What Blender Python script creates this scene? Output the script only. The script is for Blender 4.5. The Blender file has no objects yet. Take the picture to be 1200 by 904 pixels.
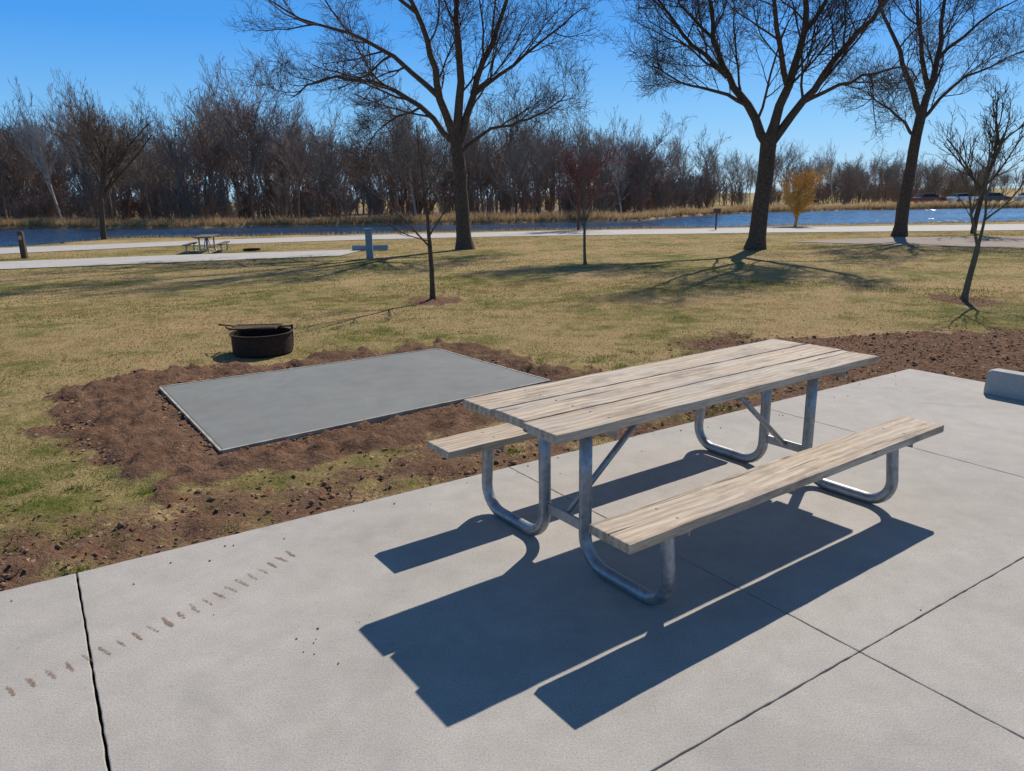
import bpy, math, random
import numpy as np
from mathutils import Vector, Matrix, Quaternion

scene=bpy.context.scene
COL=scene.collection
# ------------------------------------------------------------ helpers
def link(o,parent=None):
    COL.objects.link(o)
    if parent: o.parent=parent
    return o
def empty(name,loc=(0,0,0),rot=0):
    e=bpy.data.objects.new(name,None); e.location=loc; e.rotation_euler=(0,0,rot); e.empty_display_size=.2
    return link(e)
def meshobj(name,verts,faces,mat=None,parent=None,smooth=False):
    me=bpy.data.meshes.new(name); me.from_pydata(verts,[],faces); me.update()
    if smooth: me.polygons.foreach_set('use_smooth',[True]*len(me.polygons))
    o=bpy.data.objects.new(name,me)
    if mat: me.materials.append(mat)
    return link(o,parent)
def fastmesh(name,V,F,mat,cols=None,parent=None,colname='col'):
    me=bpy.data.meshes.new(name); k=F.shape[1]
    me.vertices.add(len(V)); me.vertices.foreach_set('co',V.astype(np.float32).ravel())
    me.loops.add(F.size); me.loops.foreach_set('vertex_index',F.astype(np.int32).ravel())
    me.polygons.add(len(F)); me.polygons.foreach_set('loop_start',np.arange(0,F.size,k,dtype=np.int32))
    me.update(calc_edges=True)
    if cols is not None:
        a=me.color_attributes.new(colname,'FLOAT_COLOR','POINT'); a.data.foreach_set('color',cols.astype(np.float32).ravel())
    me.materials.append(mat)
    o=bpy.data.objects.new(name,me); return link(o,parent)
def box(name,c,s,mat,parent=None,bevel=0.0,rot=None):
    x,y,z=s[0]/2,s[1]/2,s[2]/2
    v=[(-x,-y,-z),(x,-y,-z),(x,y,-z),(-x,y,-z),(-x,-y,z),(x,-y,z),(x,y,z),(-x,y,z)]
    f=[(0,3,2,1),(4,5,6,7),(0,1,5,4),(1,2,6,5),(2,3,7,6),(3,0,4,7)]
    o=meshobj(name,v,f,mat,parent); o.location=c
    if rot: o.rotation_euler=rot
    if bevel:
        b=o.modifiers.new('b','BEVEL'); b.width=bevel; b.segments=2
    return o
class TB:
    def __init__(s): s.v=[]; s.f=[]
    def tube(s,pts,rad,n=6,cap=False):
        b=len(s.v); N=len(pts); up=None
        for i in range(N):
            t=(pts[min(i+1,N-1)]-pts[max(i-1,0)])
            if t.length<1e-9: t=Vector((0,0,1))
            t.normalize()
            if up is None:
                up=t.orthogonal().normalized()
            else:
                up=(up-t*up.dot(t))
                if up.length<1e-6: up=t.orthogonal()
                up.normalize()
            w=t.cross(up); r=rad[i]; p=pts[i]
            for k in range(n):
                a=2*math.pi*k/n; q=p+up*(r*math.cos(a))+w*(r*math.sin(a))
                s.v.append((q.x,q.y,q.z))
        for i in range(N-1):
            for k in range(n):
                k2=(k+1)%n
                s.f.append((b+i*n+k,b+i*n+k2,b+(i+1)*n+k2,b+(i+1)*n+k))
        if cap:
            s.f.append(tuple(b+k for k in range(n))[::-1]); s.f.append(tuple(b+(N-1)*n+k for k in range(n)))
    def box(s,c,d,R=None):
        b=len(s.v); c=Vector(c)
        for sx,sy,sz in [(-1,-1,-1),(1,-1,-1),(1,1,-1),(-1,1,-1),(-1,-1,1),(1,-1,1),(1,1,1),(-1,1,1)]:
            p=Vector((sx*d[0]/2,sy*d[1]/2,sz*d[2]/2))
            if R: p=R@p
            p+=c; s.v.append(tuple(p))
        for f in [(0,3,2,1),(4,5,6,7),(0,1,5,4),(1,2,6,5),(2,3,7,6),(3,0,4,7)]: s.f.append(tuple(b+i for i in f))
    def obj(s,name,mat,parent=None,smooth=True):
        return meshobj(name,s.v,s.f,mat,parent,smooth)
_rs=np.random.RandomState(5); _T=_rs.rand(256,256)
def vn(x,y,o=0):
    x=np.asarray(x,float)+o*17.3; y=np.asarray(y,float)+o*31.7
    xi=np.floor(x).astype(int); yi=np.floor(y).astype(int); fx=x-xi; fy=y-yi
    fx=fx*fx*(3-2*fx); fy=fy*fy*(3-2*fy)
    a=_T[xi&255,yi&255]; b=_T[(xi+1)&255,yi&255]; c=_T[xi&255,(yi+1)&255]; d=_T[(xi+1)&255,(yi+1)&255]
    return (a*(1-fx)+b*fx)*(1-fy)+(c*(1-fx)+d*fx)*fy
def fbm(x,y,o=0,oct=4):
    s=0;a=.5;t=0
    for i in range(oct):
        s=s+a*vn(x*2**i,y*2**i,o+i); t+=a; a*=.5
    return s/t
def sm(e0,e1,x):
    t=np.clip((x-e0)/(e1-e0),0,1); return t*t*(3-2*t)
# ------------------------------------------------------------ material helpers
def newmat(name):
    m=bpy.data.materials.new(name); m.use_nodes=True
    nt=m.node_tree; b=nt.nodes['Principled BSDF']; b.inputs['Specular IOR Level'].default_value=.25
    return m,nt,b
def noise(nt,scale,detail=4,rough=.55,vec=None,dist=0):
    n=nt.nodes.new('ShaderNodeTexNoise'); n.inputs['Scale'].default_value=scale; n.inputs['Detail'].default_value=detail
    n.inputs['Roughness'].default_value=rough; n.inputs['Distortion'].default_value=dist
    if vec is not None: nt.links.new(vec,n.inputs['Vector'])
    return n.outputs['Fac']
def ramp(nt,fac,stops):
    r=nt.nodes.new('ShaderNodeValToRGB'); nt.links.new(fac,r.inputs[0]); e=r.color_ramp.elements
    while len(e)<len(stops): e.new(.5)
    for i,(p,c) in enumerate(stops):
        e[i].position=p; e[i].color=(*c,1) if len(c)==3 else c
    return r.outputs[0]
def mix(nt,fac,a,b,mode='MIX'):
    m=nt.nodes.new('ShaderNodeMix'); m.data_type='RGBA'; m.blend_type=mode; m.clamp_factor=True
    for s,i in ((fac,0),(a,6),(b,7)):
        if isinstance(s,(int,float)): m.inputs[i].default_value=s
        elif isinstance(s,tuple): m.inputs[i].default_value=(*s,1) if len(s)==3 else s
        else: nt.links.new(s,m.inputs[i])
    return m.outputs[2]
def mth(nt,op,a,b=None,c=None):
    m=nt.nodes.new('ShaderNodeMath'); m.operation=op
    for i,s in enumerate((a,b,c)):
        if s is None: continue
        if isinstance(s,(int,float)): m.inputs[i].default_value=s
        else: nt.links.new(s,m.inputs[i])
    return m.outputs[0]
def bump(nt,h,b,strength=.3,dist=.02):
    n=nt.nodes.new('ShaderNodeBump'); n.inputs['Strength'].default_value=strength; n.inputs['Distance'].default_value=dist
    nt.links.new(h,n.inputs['Height']); nt.links.new(n.outputs[0],b.inputs['Normal'])
def objco(nt): return nt.nodes.new('ShaderNodeTexCoord').outputs['Object']
def mapping(nt,vec,sc=(1,1,1),rot=(0,0,0)):
    m=nt.nodes.new('ShaderNodeMapping'); nt.links.new(vec,m.inputs[0]); m.inputs['Scale'].default_value=sc; m.inputs['Rotation'].default_value=rot
    return m.outputs[0]
YAW=0.6162
SA=math.radians(33.0); E1=np.array([math.cos(SA),math.sin(SA)]); E2=np.array([math.sin(SA),-math.cos(SA)]); SO=np.array([-2.31,2.98])

def mat_concrete(name,base,dark,light,fine=1.0,rot=SA):
    m,nt,b=newmat(name); co=objco(nt)
    big=noise(nt,.9,5,.6,co); med=noise(nt,6,6,.7,co); fin=noise(nt,150,3,.75,co)
    br=noise(nt,1,3,.6,mapping(nt,co,(8,160,8),(0,0,-rot)))
    c=ramp(nt,big,[(.3,dark),(.55,base),(.75,light)])
    c=mix(nt,.5,c,ramp(nt,med,[(.3,dark),(.7,light)]))
    c=mix(nt,.9*fine,c,ramp(nt,fin,[(.3,(.33,.33,.33)),(.5,(.5,.5,.5)),(.72,(.64,.64,.64))]),'OVERLAY')
    c=mix(nt,.15,c,ramp(nt,br,[(.3,(.4,.4,.4)),(.7,(.58,.58,.58))]),'OVERLAY')
    sp=noise(nt,23,2,.5,co)
    spots=ramp(nt,sp,[(.70,(0,0,0)),(.77,(1,1,1))])
    c=mix(nt,mth(nt,'MULTIPLY',spots,.35),c,tuple(x*.55 for x in base))
    st=noise(nt,1.7,4,.6,co,1.0); c=mix(nt,mth(nt,'MULTIPLY',ramp(nt,st,[(.54,(0,0,0)),(.72,(1,1,1))]),.30),c,tuple(x*.6 for x in base))
    s2=noise(nt,.6,6,.7,co,.5); c=mix(nt,mth(nt,'MULTIPLY',ramp(nt,s2,[(.5,(0,0,0)),(.65,(1,1,1))]),.16),c,(base[0]*.75,base[1]*.66,base[2]*.55))
    nt.links.new(c,b.inputs['Base Color']); b.inputs['Roughness'].default_value=.85
    h=mth(nt,'ADD',mth(nt,'MULTIPLY',fin,.7),mth(nt,'MULTIPLY',br,.4))
    bump(nt,h,b,.4,.004)
    return m
M_slab=mat_concrete('concrete_slab_mat',(.415,.378,.326),(.335,.305,.265),(.485,.44,.385))
M_pad=mat_concrete('fresh_concrete_mat',(.205,.208,.19),(.17,.172,.162),(.24,.24,.217),.6)
M_road=mat_concrete('road_concrete_mat',(.47,.43,.38),(.40,.37,.33),(.52,.48,.43))
M_stop=mat_concrete('wheel_stop_mat',(.42,.40,.36),(.34,.33,.30),(.48,.46,.42))
M_ped=mat_concrete('pedestal_mat',(.26,.30,.34),(.22,.25,.3),(.30,.34,.38))  # blue-grey of the shadow side put into the concrete colour

def mat_simple(name,c1,c2,scale=20,rough=.8,metal=0,bs=.2):
    m,nt,b=newmat(name); co=objco(nt); n=noise(nt,scale,5,.6,co)
    nt.links.new(ramp(nt,n,[(.3,c1),(.7,c2)]),b.inputs['Base Color']); b.inputs['Roughness'].default_value=rough; b.inputs['Metallic'].default_value=metal
    bump(nt,n,b,bs,.01); return m
M_bark=mat_simple('bark_mat',(.055,.038,.027),(.14,.098,.07),14,.95,bs=.6)
M_bark_pale=mat_simple('pale_bark_mat',(.38,.33,.28),(.55,.49,.43),3,.95)
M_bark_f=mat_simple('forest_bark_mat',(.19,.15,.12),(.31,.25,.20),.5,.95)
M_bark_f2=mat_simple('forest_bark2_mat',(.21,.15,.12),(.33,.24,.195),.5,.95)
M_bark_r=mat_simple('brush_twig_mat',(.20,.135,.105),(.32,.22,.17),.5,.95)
M_red=mat_simple('red_twig_mat',(.14,.062,.055),(.23,.105,.09),3,.9)
M_willow=mat_simple('willow_twig_mat',(.50,.28,.07),(.68,.42,.15),3,.8)
M_sap=mat_simple('sapling_bark_mat',(.10,.085,.05),(.2,.17,.10),20,.9)
M_rust=mat_simple('rusty_steel_mat',(.02,.015,.013),(.075,.038,.024),30,.75,.3)
M_ash=mat_simple('ash_mat',(.03,.028,.025),(.14,.13,.12),25,.95)
M_post=mat_simple('wood_post_mat',(.08,.05,.035),(.15,.10,.07),20,.9)
M_gravel=mat_simple('gravel_mat',(.22,.165,.125),(.36,.29,.23),12,.95)
M_clod=mat_simple('dirt_clod_mat',(.13,.07,.042),(.29,.18,.115),25,.97)
M_edge=mat_simple('form_board_mat',(.26,.23,.17),(.50,.46,.38),9,.9)
M_bolt=mat_simple('bolt_mat',(.14,.13,.12),(.26,.25,.23),60,.6,.5)

def mat_wood(name,warm=1.0):
    m,nt,b=newmat(name); co=objco(nt)
    oi=nt.nodes.new('ShaderNodeObjectInfo')
    add=nt.nodes.new('ShaderNodeVectorMath'); add.operation='ADD'; nt.links.new(co,add.inputs[0])
    cmb=nt.nodes.new('ShaderNodeCombineXYZ'); nt.links.new(mth(nt,'MULTIPLY',oi.outputs['Random'],37.),cmb.inputs[0]); nt.links.new(mth(nt,'MULTIPLY',oi.outputs['Random'],11.),cmb.inputs[1])
    nt.links.new(cmb.outputs[0],add.inputs[1]); v=add.outputs[0]
    wv=nt.nodes.new('ShaderNodeTexNoise'); wv.inputs['Scale'].default_value=1.6; wv.inputs['Detail'].default_value=2; nt.links.new(v,wv.inputs['Vector'])
    off=nt.nodes.new('ShaderNodeVectorMath'); off.operation='MULTIPLY_ADD'; nt.links.new(wv.outputs['Color'],off.inputs[0]); off.inputs[1].default_value=(0,.07,0); nt.links.new(v,off.inputs[2]); v2=off.outputs[0]
    g=noise(nt,1,6,.7,mapping(nt,v2,(1.3,24,24)),.5)
    g2=noise(nt,1,4,.65,mapping(nt,v2,(6,140,140)))
    w=nt.nodes.new('ShaderNodeTexWave'); w.wave_type='RINGS'; w.rings_direction='X'; w.inputs['Scale'].default_value=1.0; w.inputs['Distortion'].default_value=7; w.inputs['Detail'].default_value=4; w.inputs['Detail Scale'].default_value=.6
    nt.links.new(mapping(nt,v2,(.45,8,8)),w.inputs['Vector'])
    blot=noise(nt,2.4,5,.7,mapping(nt,v,(1,2.2,2.2)))
    gray=noise(nt,1.3,4,.6,mapping(nt,v,(1,3,3)))
    c=ramp(nt,g,[(.30,(.22,.145,.09)),(.44,(.42,.31,.21)),(.60,(.60,.485,.355))])
    c=mix(nt,.42,c,ramp(nt,w.outputs['Fac'],[(.0,(.25,.165,.105)),(.5,(.47,.36,.245)),(1,(.58,.47,.34))]))
    gm=.62/warm
    c=mix(nt,ramp(nt,gray,[(.42,(.05,.05,.05)),(.64,(gm,gm,gm))]),c,(.44,.395,.335))
    c=mix(nt,.62,c,ramp(nt,g2,[(.3,(.25,.25,.25)),(.6,(.64,.64,.64))]),'OVERLAY')
    c=mix(nt,mth(nt,'MULTIPLY',ramp(nt,blot,[(.51,(0,0,0)),(.66,(1,1,1))]),.6),c,(.165,.13,.10))
    cr=noise(nt,1,2,.5,mapping(nt,v2,(1.0,30,30)))
    crack=ramp(nt,cr,[(.28,(1,1,1)),(.335,(0,0,0))])
    c=mix(nt,mth(nt,'MULTIPLY',crack,.85),c,(.06,.042,.03))
    vo=nt.nodes.new('ShaderNodeTexVoronoi'); vo.inputs['Scale'].default_value=1; nt.links.new(mapping(nt,v,(2.2,7,7)),vo.inputs['Vector'])
    kn=ramp(nt,vo.outputs['Distance'],[(.07,(1,1,1)),(.13,(0,0,0))]); c=mix(nt,mth(nt,'MULTIPLY',kn,.8),c,(.10,.06,.035))
    nt.links.new(c,b.inputs['Base Color']); b.inputs['Roughness'].default_value=.8
    bump(nt,mth(nt,'ADD',g,mth(nt,'MULTIPLY',g2,.6)),b,.6,.005)
    return m
M_wood=mat_wood('weathered_wood_mat',1.0); M_wood2=mat_wood('weathered_seat_wood_mat',1.8)
def mat_galv():
    m,nt,b=newmat('galvanized_steel_mat'); co=objco(nt); n=noise(nt,35,4,.6,co); n2=noise(nt,6,4,.6,co)
    c=ramp(nt,n,[(.3,(.22,.235,.25)),(.7,(.42,.44,.46))]); c=mix(nt,.3,c,ramp(nt,n2,[(.35,(.15,.15,.155)),(.65,(.42,.44,.46))]))
    nt.links.new(c,b.inputs['Base Color']); b.inputs['Metallic'].default_value=.7; b.inputs['Specular IOR Level'].default_value=.5
    nt.links.new(ramp(nt,n2,[(.3,(.35,.35,.35)),(.7,(.55,.55,.55))]),b.inputs['Roughness']); bump(nt,n,b,.15,.002); return m
M_galv=mat_galv()

def mat_ground():
    m,nt,b=newmat('lawn_ground_mat'); co=objco(nt)
    at=nt.nodes.new('ShaderNodeAttribute'); at.attribute_name='col'; sep=nt.nodes.new('ShaderNodeSeparateColor'); nt.links.new(at.outputs['Color'],sep.inputs[0])
    n1=noise(nt,.35,5,.6,co); n2=noise(nt,2.2,6,.65,co); n3=noise(nt,28,5,.7,co); n4=noise(nt,95,3,.7,co)
    g=mth(nt,'ADD',mth(nt,'MULTIPLY',n1,.45),mth(nt,'ADD',mth(nt,'MULTIPLY',n2,.4),mth(nt,'MULTIPLY',n3,.15)))
    c=ramp(nt,g,[(.40,(.13,.14,.03)),(.45,(.23,.195,.065)),(.505,(.38,.28,.125)),(.60,(.46,.305,.155))])
    fib=noise(nt,1,4,.7,mapping(nt,co,(60,14,20),(0,0,.5)))
    c=mix(nt,.7,c,ramp(nt,fib,[(.25,(.22,.22,.22)),(.5,(.5,.5,.5)),(.75,(.72,.72,.72))]),'OVERLAY')
    c=mix(nt,.6,c,ramp(nt,n4,[(.3,(.3,.3,.3)),(.7,(.68,.68,.68))]),'OVERLAY')
    d=ramp(nt,n3,[(.25,(.10,.053,.032)),(.5,(.21,.12,.075)),(.75,(.33,.205,.135))])
    d=mix(nt,.5,d,ramp(nt,n4,[(.3,(.25,.25,.25)),(.7,(.7,.7,.7))]),'OVERLAY')
    d=mix(nt,ramp(nt,n2,[(.40,(0,0,0)),(.62,(.6,.6,.6))]),d,(.14,.078,.048))
    f=mth(nt,'ADD',sep.outputs[0],mth(nt,'MULTIPLY',mth(nt,'SUBTRACT',n3,.5),1.1)); f=ramp(nt,f,[(.38,(0,0,0)),(.60,(1,1,1))])
    c=mix(nt,f,c,d)
    tan=ramp(nt,n2,[(.3,(.30,.20,.10)),(.7,(.46,.32,.17))])
    c=mix(nt,sep.outputs[1],c,tan)
    c=mix(nt,sep.outputs[2],c,(.19,.135,.09))
    nt.links.new(c,b.inputs['Base Color']); b.inputs['Roughness'].default_value=.97; b.inputs['Specular IOR Level'].default_value=.05
    bump(nt,mth(nt,'ADD',n3,mth(nt,'MULTIPLY',n4,.4)),b,.9,.035); return m
M_ground=mat_ground()
def mat_blade(name):
    m,nt,b=newmat(name); at=nt.nodes.new('ShaderNodeAttribute'); at.attribute_name='col'
    tr=nt.nodes.new('ShaderNodeBsdfTranslucent'); df=nt.nodes.new('ShaderNodeBsdfDiffuse'); mx=nt.nodes.new('ShaderNodeMixShader'); mx.inputs[0].default_value=.4
    nt.links.new(at.outputs[0],tr.inputs[0]); nt.links.new(at.outputs[0],df.inputs[0]); nt.links.new(df.outputs[0],mx.inputs[1]); nt.links.new(tr.outputs[0],mx.inputs[2])
    nt.links.new(mx.outputs[0],nt.nodes['Material Output'].inputs[0]); return m
M_blade=mat_blade('grass_blade_mat')
def mat_water():
    m,nt,b=newmat('lake_water_mat'); co=objco(nt)
    b.inputs['Base Color'].default_value=(.02,.055,.12,1); b.inputs['IOR'].default_value=1.33; b.inputs['Specular IOR Level'].default_value=.5
    b.inputs['Roughness'].default_value=.15
    a2=noise(nt,1,3,.6,mapping(nt,co,(3,7,1),(0,0,-.1)))
    bump(nt,a2,b,.5,.05); return m
M_water=mat_water()

# ------------------------------------------------------------ layout functions
NX=[-300,-80,-40,-22.6,-21.2,-13.4,0,11.9,19.3,28,60,150,300]; NY=[15,25,30,33,39.8,40,41.8,41.8,42.6,43,42,40,38]
FX=[-300,-90,-49.7,-29,-14.4,0,11,21,30,41.5,61,110,300]; FY=[140,90,72.6,64,63,63,64.4,81,88,91,90,88,70]
ynear=lambda x: np.interp(x,NX,NY)+.5*np.sin(np.asarray(x)*.9)*.5
yfar=lambda x: np.interp(x,FX,FY)+.8*np.sin(np.asarray(x)*.5)
PAD=[(-3.24,6.61),(-1.99,4.79),(.34,6.63),(-.84,8.20)]
def seg_sd(poly,x,y):
    n=len(poly); d=None
    for i in range(n):
        a=poly[i]; b_=poly[(i+1)%n]; ex,ey=b_[0]-a[0],b_[1]-a[1]; L=math.hypot(ex,ey)
        s=((x-a[0])*ey-(y-a[1])*ex)/L
        d=s if d is None else np.maximum(d,s)
    return d
def slab_uv(x,y): return (x-SO[0])*E1[0]+(y-SO[1])*E1[1],(x-SO[0])*E2[0]+(y-SO[1])*E2[1]
def slab_sd(x,y):
    u,v=slab_uv(x,y); return np.maximum(u-7.4,-v)
def dirtmask(x,y):
    nz=fbm(x*1.1,y*1.1,3)-.5; nf=fbm(x*4,y*4,9)-.5
    pd=seg_sd(PAD,x,y)
    w=.56+.24*sm(-1.5,-3.5,x)
    A=1-sm(w-.2,w+.2,pd+nz*.8+nf*.6)
    sd=slab_sd(x,y); u,v=slab_uv(x,y)
    B=(1-sm(.4,1.5,sd+nz*1.3+nf*.9))*(.64+nf*.9)
    C=sm(1.2,2.6,x)*(1-sm(.3,.9,(y-8.45)+nz*1.2+nf*.9))*(.85+nf*.5)
    R1=1-sm(.3,.6,np.hypot(x+1.34,(y-12.68)*.8)+nf*.5); R2=1-sm(.35,.65,np.hypot(x-7.23,(y-11.66)*.8)+nf*.5)
    return np.clip(np.maximum.reduce([A,B,C,R1*.9,R2*.9]),0,1)
# ------------------------------------------------------------ ground sheet
def axis(lo,flo,fhi,hi,step,cap_to,cap):
    a=list(np.arange(flo,fhi+1e-6,step)); s=step; p=fhi
    while p<hi:
        s=min(s*1.10,cap) if p<cap_to else s*1.25
        p+=s; a.append(p)
    s=step;p=flo;l=[]
    while p>lo:
        s=min(s*1.12,cap) if p>-cap_to else s*1.25
        p-=s; l.append(p)
    return np.array(l[::-1]+a)
gx=axis(-900,-6.0,7.2,900,.036,110,1.0); gy=axis(-60,2.2,9.8,1200,.036,110,.9)
GX,GY=np.meshgrid(gx,gy)
D=dirtmask(GX,GY)
near=(1-sm(12,20,np.hypot(GX,GY-4)))
rightflat=1-.5*sm(1.5,3,GX)
Z=-.012+near*((fbm(GX*.8,GY*.8,1)-.5)*.05+(fbm(GX*6,GY*6,2)-.5)*.015)
Z+=near*D*rightflat*((fbm(GX*5,GY*5,4)-.45)*.08+np.maximum(fbm(GX*13,GY*13,5)-.48,0)*.20)
pd=seg_sd(PAD,GX,GY); sd=slab_sd(GX,GY)
Z+=near*.035*np.exp(-((pd-.4)/.3)**2)*D
cl=np.minimum(pd,sd); lim=np.where(pd<sd,.018,-.018)
Z=np.where(cl<.12,np.minimum(Z,lim),Z)
Z=np.where(cl<-.03,-.07,Z)
ins=np.minimum(GY-ynear(GX),yfar(GX)-GY)
Z=Z-sm(-.3,.9,ins)*.9
Z=Z+sm(120,700,GY)*6*(fbm(GX*.004,GY*.004,8))
shore=np.maximum(sm(-1.2,.0,ins)*1.0*(GY>50),sm(-.6,.1,ins)*.7)
fard=(GY-yfar(GX)); tan=np.where(GY>55,sm(-1,0,fard)*(1-sm(4,9,fard)),0)*.9
tan=np.maximum(tan,shore)
forest=np.where(GX<25,sm(4,9,fard)*(GY>55),0.0)*(1-sm(150,200,GY))*.8
cols=np.stack([D,tan,forest,np.ones_like(D)],-1).reshape(-1,4)
def gridfaces(ny,nx):
    idx=np.arange(nx*ny).reshape(ny,nx)
    return np.stack([idx[:-1,:-1],idx[:-1,1:],idx[1:,1:],idx[1:,:-1]],-1).reshape(-1,4)
g=fastmesh('lawn_ground',np.stack([GX,GY,Z],-1).reshape(-1,3),gridfaces(*GX.shape),M_ground,cols)
g.data.polygons.foreach_set('use_smooth',[True]*len(g.data.polygons))
# lake: wind-rippled water surface (coarse far outside, fine where the ripples can be seen)
def wax(lo,a,b_,hi,st):
    c=list(np.arange(a,b_+1e-6,st)); l=[];p=a;s=st
    while p>lo: s*=1.6;p-=s;l.append(p)
    p=b_;s=st;r=[]
    while p<hi: s*=1.6;p+=s;r.append(p)
    return np.array(l[::-1]+c+r)
wx=wax(-400,-48,78,400,.20); wy=wax(12,32,94,160,.16)
WX,WY=np.meshgrid(wx,wy)
rw=np.random.RandomState(8); H=np.zeros_like(WX)
for i in range(26):
    lam=rw.uniform(.55,1.5); th_=1.1+rw.normal(0,.75); k_=2*np.pi/lam; H+=lam*.009*np.sin(k_*(np.cos(th_)*WX+np.sin(th_)*WY)+rw.uniform(0,6.28)+4.0*vn(WX*.35,WY*.35,50+i))
gust=.45+.75*sm(.3,.7,fbm(WX*.08,WY*.2,61))
amp=gust*(.62+.20*sm(0,35,WX))
inside=(WX>-50)&(WX<80)&(WY>31)&(WY<95)
WZ=-.30+np.where(inside,H*amp*.70,0)
wo=fastmesh('lake_water',np.stack([WX,WY,WZ],-1).reshape(-1,3),gridfaces(*WX.shape),M_water)
wo.data.polygons.foreach_set('use_smooth',[True]*len(wo.data.polygons))

def sheet(name,pts,z,mat): return meshobj(name,[(p[0],p[1],z) for p in pts],[tuple(range(len(pts)))],mat)
def strip(name,low,up,z,mat):
    v=[(x,y,z) for x,y in low]+[(x,y,z) for x,y in up]; n=len(low)
    return meshobj(name,v,[(i,i+1,n+i+1,n+i) for i in range(n-1)],mat)
strip('campground_road',[(-60,10),(-34,18.5),(-20,26.6),(-14.2,31.2),(-6,33.9),(.1,34.8),(12,34.3),(22.5,32.8),(50,29.5),(120,22)],
      [(-62,16),(-40,24.2),(-21.5,31.6),(-13.4,36.2),(-6,38.6),(.1,39.5),(12,39.8),(27,39),(50,36),(120,29)],.004,M_road)
strip('campsite_pavement',[(-31,14.3),(-14.1,20.6),(-10.1,22.1),(-5.4,23.8)],[(-32,17.6),(-16.1,23.5),(-11.6,25.3),(-5.1,26.9)],.009,M_road)
sheet('gravel_path',[(10.2,27.4),(13.0,24.3),(17,21.4),(32,14),(60,8),(62,13),(36,20),(24,26.4),(15,29.0)],.004,M_gravel)

# ------------------------------------------------------------ concrete slab panels
def w2(u,v): return (SO[0]+E1[0]*u+E2[0]*v, SO[1]+E1[1]*u+E2[1]*v)
slab=empty('concrete_slab')
us=[-9.4,-6.96,-4.54,-2.12,.30,2.72,5.14,7.40]; vs=[0,2.42,4.84,7.26,9.7]
rj=random.Random(9)
for i in range(len(us)-1):
    for j in range(len(vs)-1):
        g0=.0042 if abs(us[i]-.3)<.01 else .0024; g1=.0042 if abs(us[i+1]-.3)<.01 else .0024
        u0,u1,v0,v1=us[i]+g0,us[i+1]-g1,vs[j]+(.0024 if j else 0),vs[j+1]-.0024
        ring=[]; K=60
        cs=[(u0,v0),(u1,v0),(u1,v1),(u0,v1)]
        for q in range(4):
            a=cs[q]; b_=cs[(q+1)%4]
            for s in range(K):
                t=s/K; jx=rj.uniform(-.0018,.0018) if s else 0; jy=rj.uniform(-.0018,.0018) if s else 0
                ring.append((a[0]+(b_[0]-a[0])*t+jx,a[1]+(b_[1]-a[1])*t+jy))
        n_=len(ring)
        bot=[(*w2(*p),-.12) for p in ring]; top=[(p[0],p[1],0) for p in bot]
        o=meshobj('panel_%d_%d'%(i,j),bot+top,[tuple(range(n_)),tuple(range(2*n_-1,n_-1,-1))]+[(k,n_+k,n_+(k+1)%n_,(k+1)%n_) for k in range(n_)],M_slab,slab)
        bv=o.modifiers.new('b','BEVEL'); bv.width=.004; bv.segments=2; bv.limit_method='ANGLE'; bv.angle_limit=math.radians(60)
m,nt,b=newmat('rust_stain_mat'); co=objco(nt); n=noise(nt,90,4,.7,co); n2=noise(nt,9,3,.6,co)
b.inputs['Base Color'].default_value=(.26,.15,.09,1); b.inputs['Roughness'].default_value=.9
tr=nt.nodes.new('ShaderNodeBsdfTransparent'); mx=nt.nodes.new('ShaderNodeMixShader')
nt.links.new(ramp(nt,mth(nt,'ADD',n,mth(nt,'MULTIPLY',mth(nt,'SUBTRACT',n2,.5),.5)),[(.34,(0,0,0)),(.60,(.78,.78,.78))]),mx.inputs[0])
nt.links.new(tr.outputs[0],mx.inputs[1]); nt.links.new(b.outputs[0],mx.inputs[2]); nt.links.new(mx.outputs[0],nt.nodes['Material Output'].inputs[0])
rnd=random.Random(3); v=[];f=[]
NS=21
for i in range(NS):
    t=i/(NS-1); cx=-1.80+.70*t+.05*math.sin(t*3.1); cy=2.28+1.02*t-.03*math.sin(t*3.1)
    L=.09+rnd.uniform(-.015,.015); wd=.0075+rnd.uniform(-.002,.003); a=math.radians(-38+rnd.uniform(-8,8))
    b0=len(v); K=9
    for k in range(K):
        s=(k/(K-1)-.5)*L; ww=wd*(1-(abs(k/(K-1)-.5)*2)**2*.6)*rnd.uniform(.5,1.3); of=rnd.uniform(-.002,.002)
        for sg in (-1,1):
            v.append((cx+math.cos(a)*s-math.sin(a)*(ww*sg+of), cy+math.sin(a)*s+math.cos(a)*(ww*sg+of), .0025))
    for k in range(K-1): f.append((b0+2*k,b0+2*k+2,b0+2*k+3,b0+2*k+1))
meshobj('rust_stain',v,f,m)
tb=TB(); rp=random.Random(12)
for i in range(80):
    if i<12: px,py=-.72+rp.gauss(0,.10),2.55+rp.gauss(0,.10)
    else:
        u=rp.uniform(-.5,7); v_=rp.choice([rp.uniform(.01,.3),rp.uniform(.01,.3),rp.uniform(0,4)]); px,py=w2(u,v_)
    s=rp.uniform(.002,.006); R=Matrix.Rotation(rp.uniform(0,6),3,Vector((rp.random(),rp.random(),rp.random())).normalized())
    tb.box((px,py,s*.5),(s*1.6,s*1.2,s),R)
tb.obj('gravel_crumbs',M_gravel,None,False)
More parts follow.
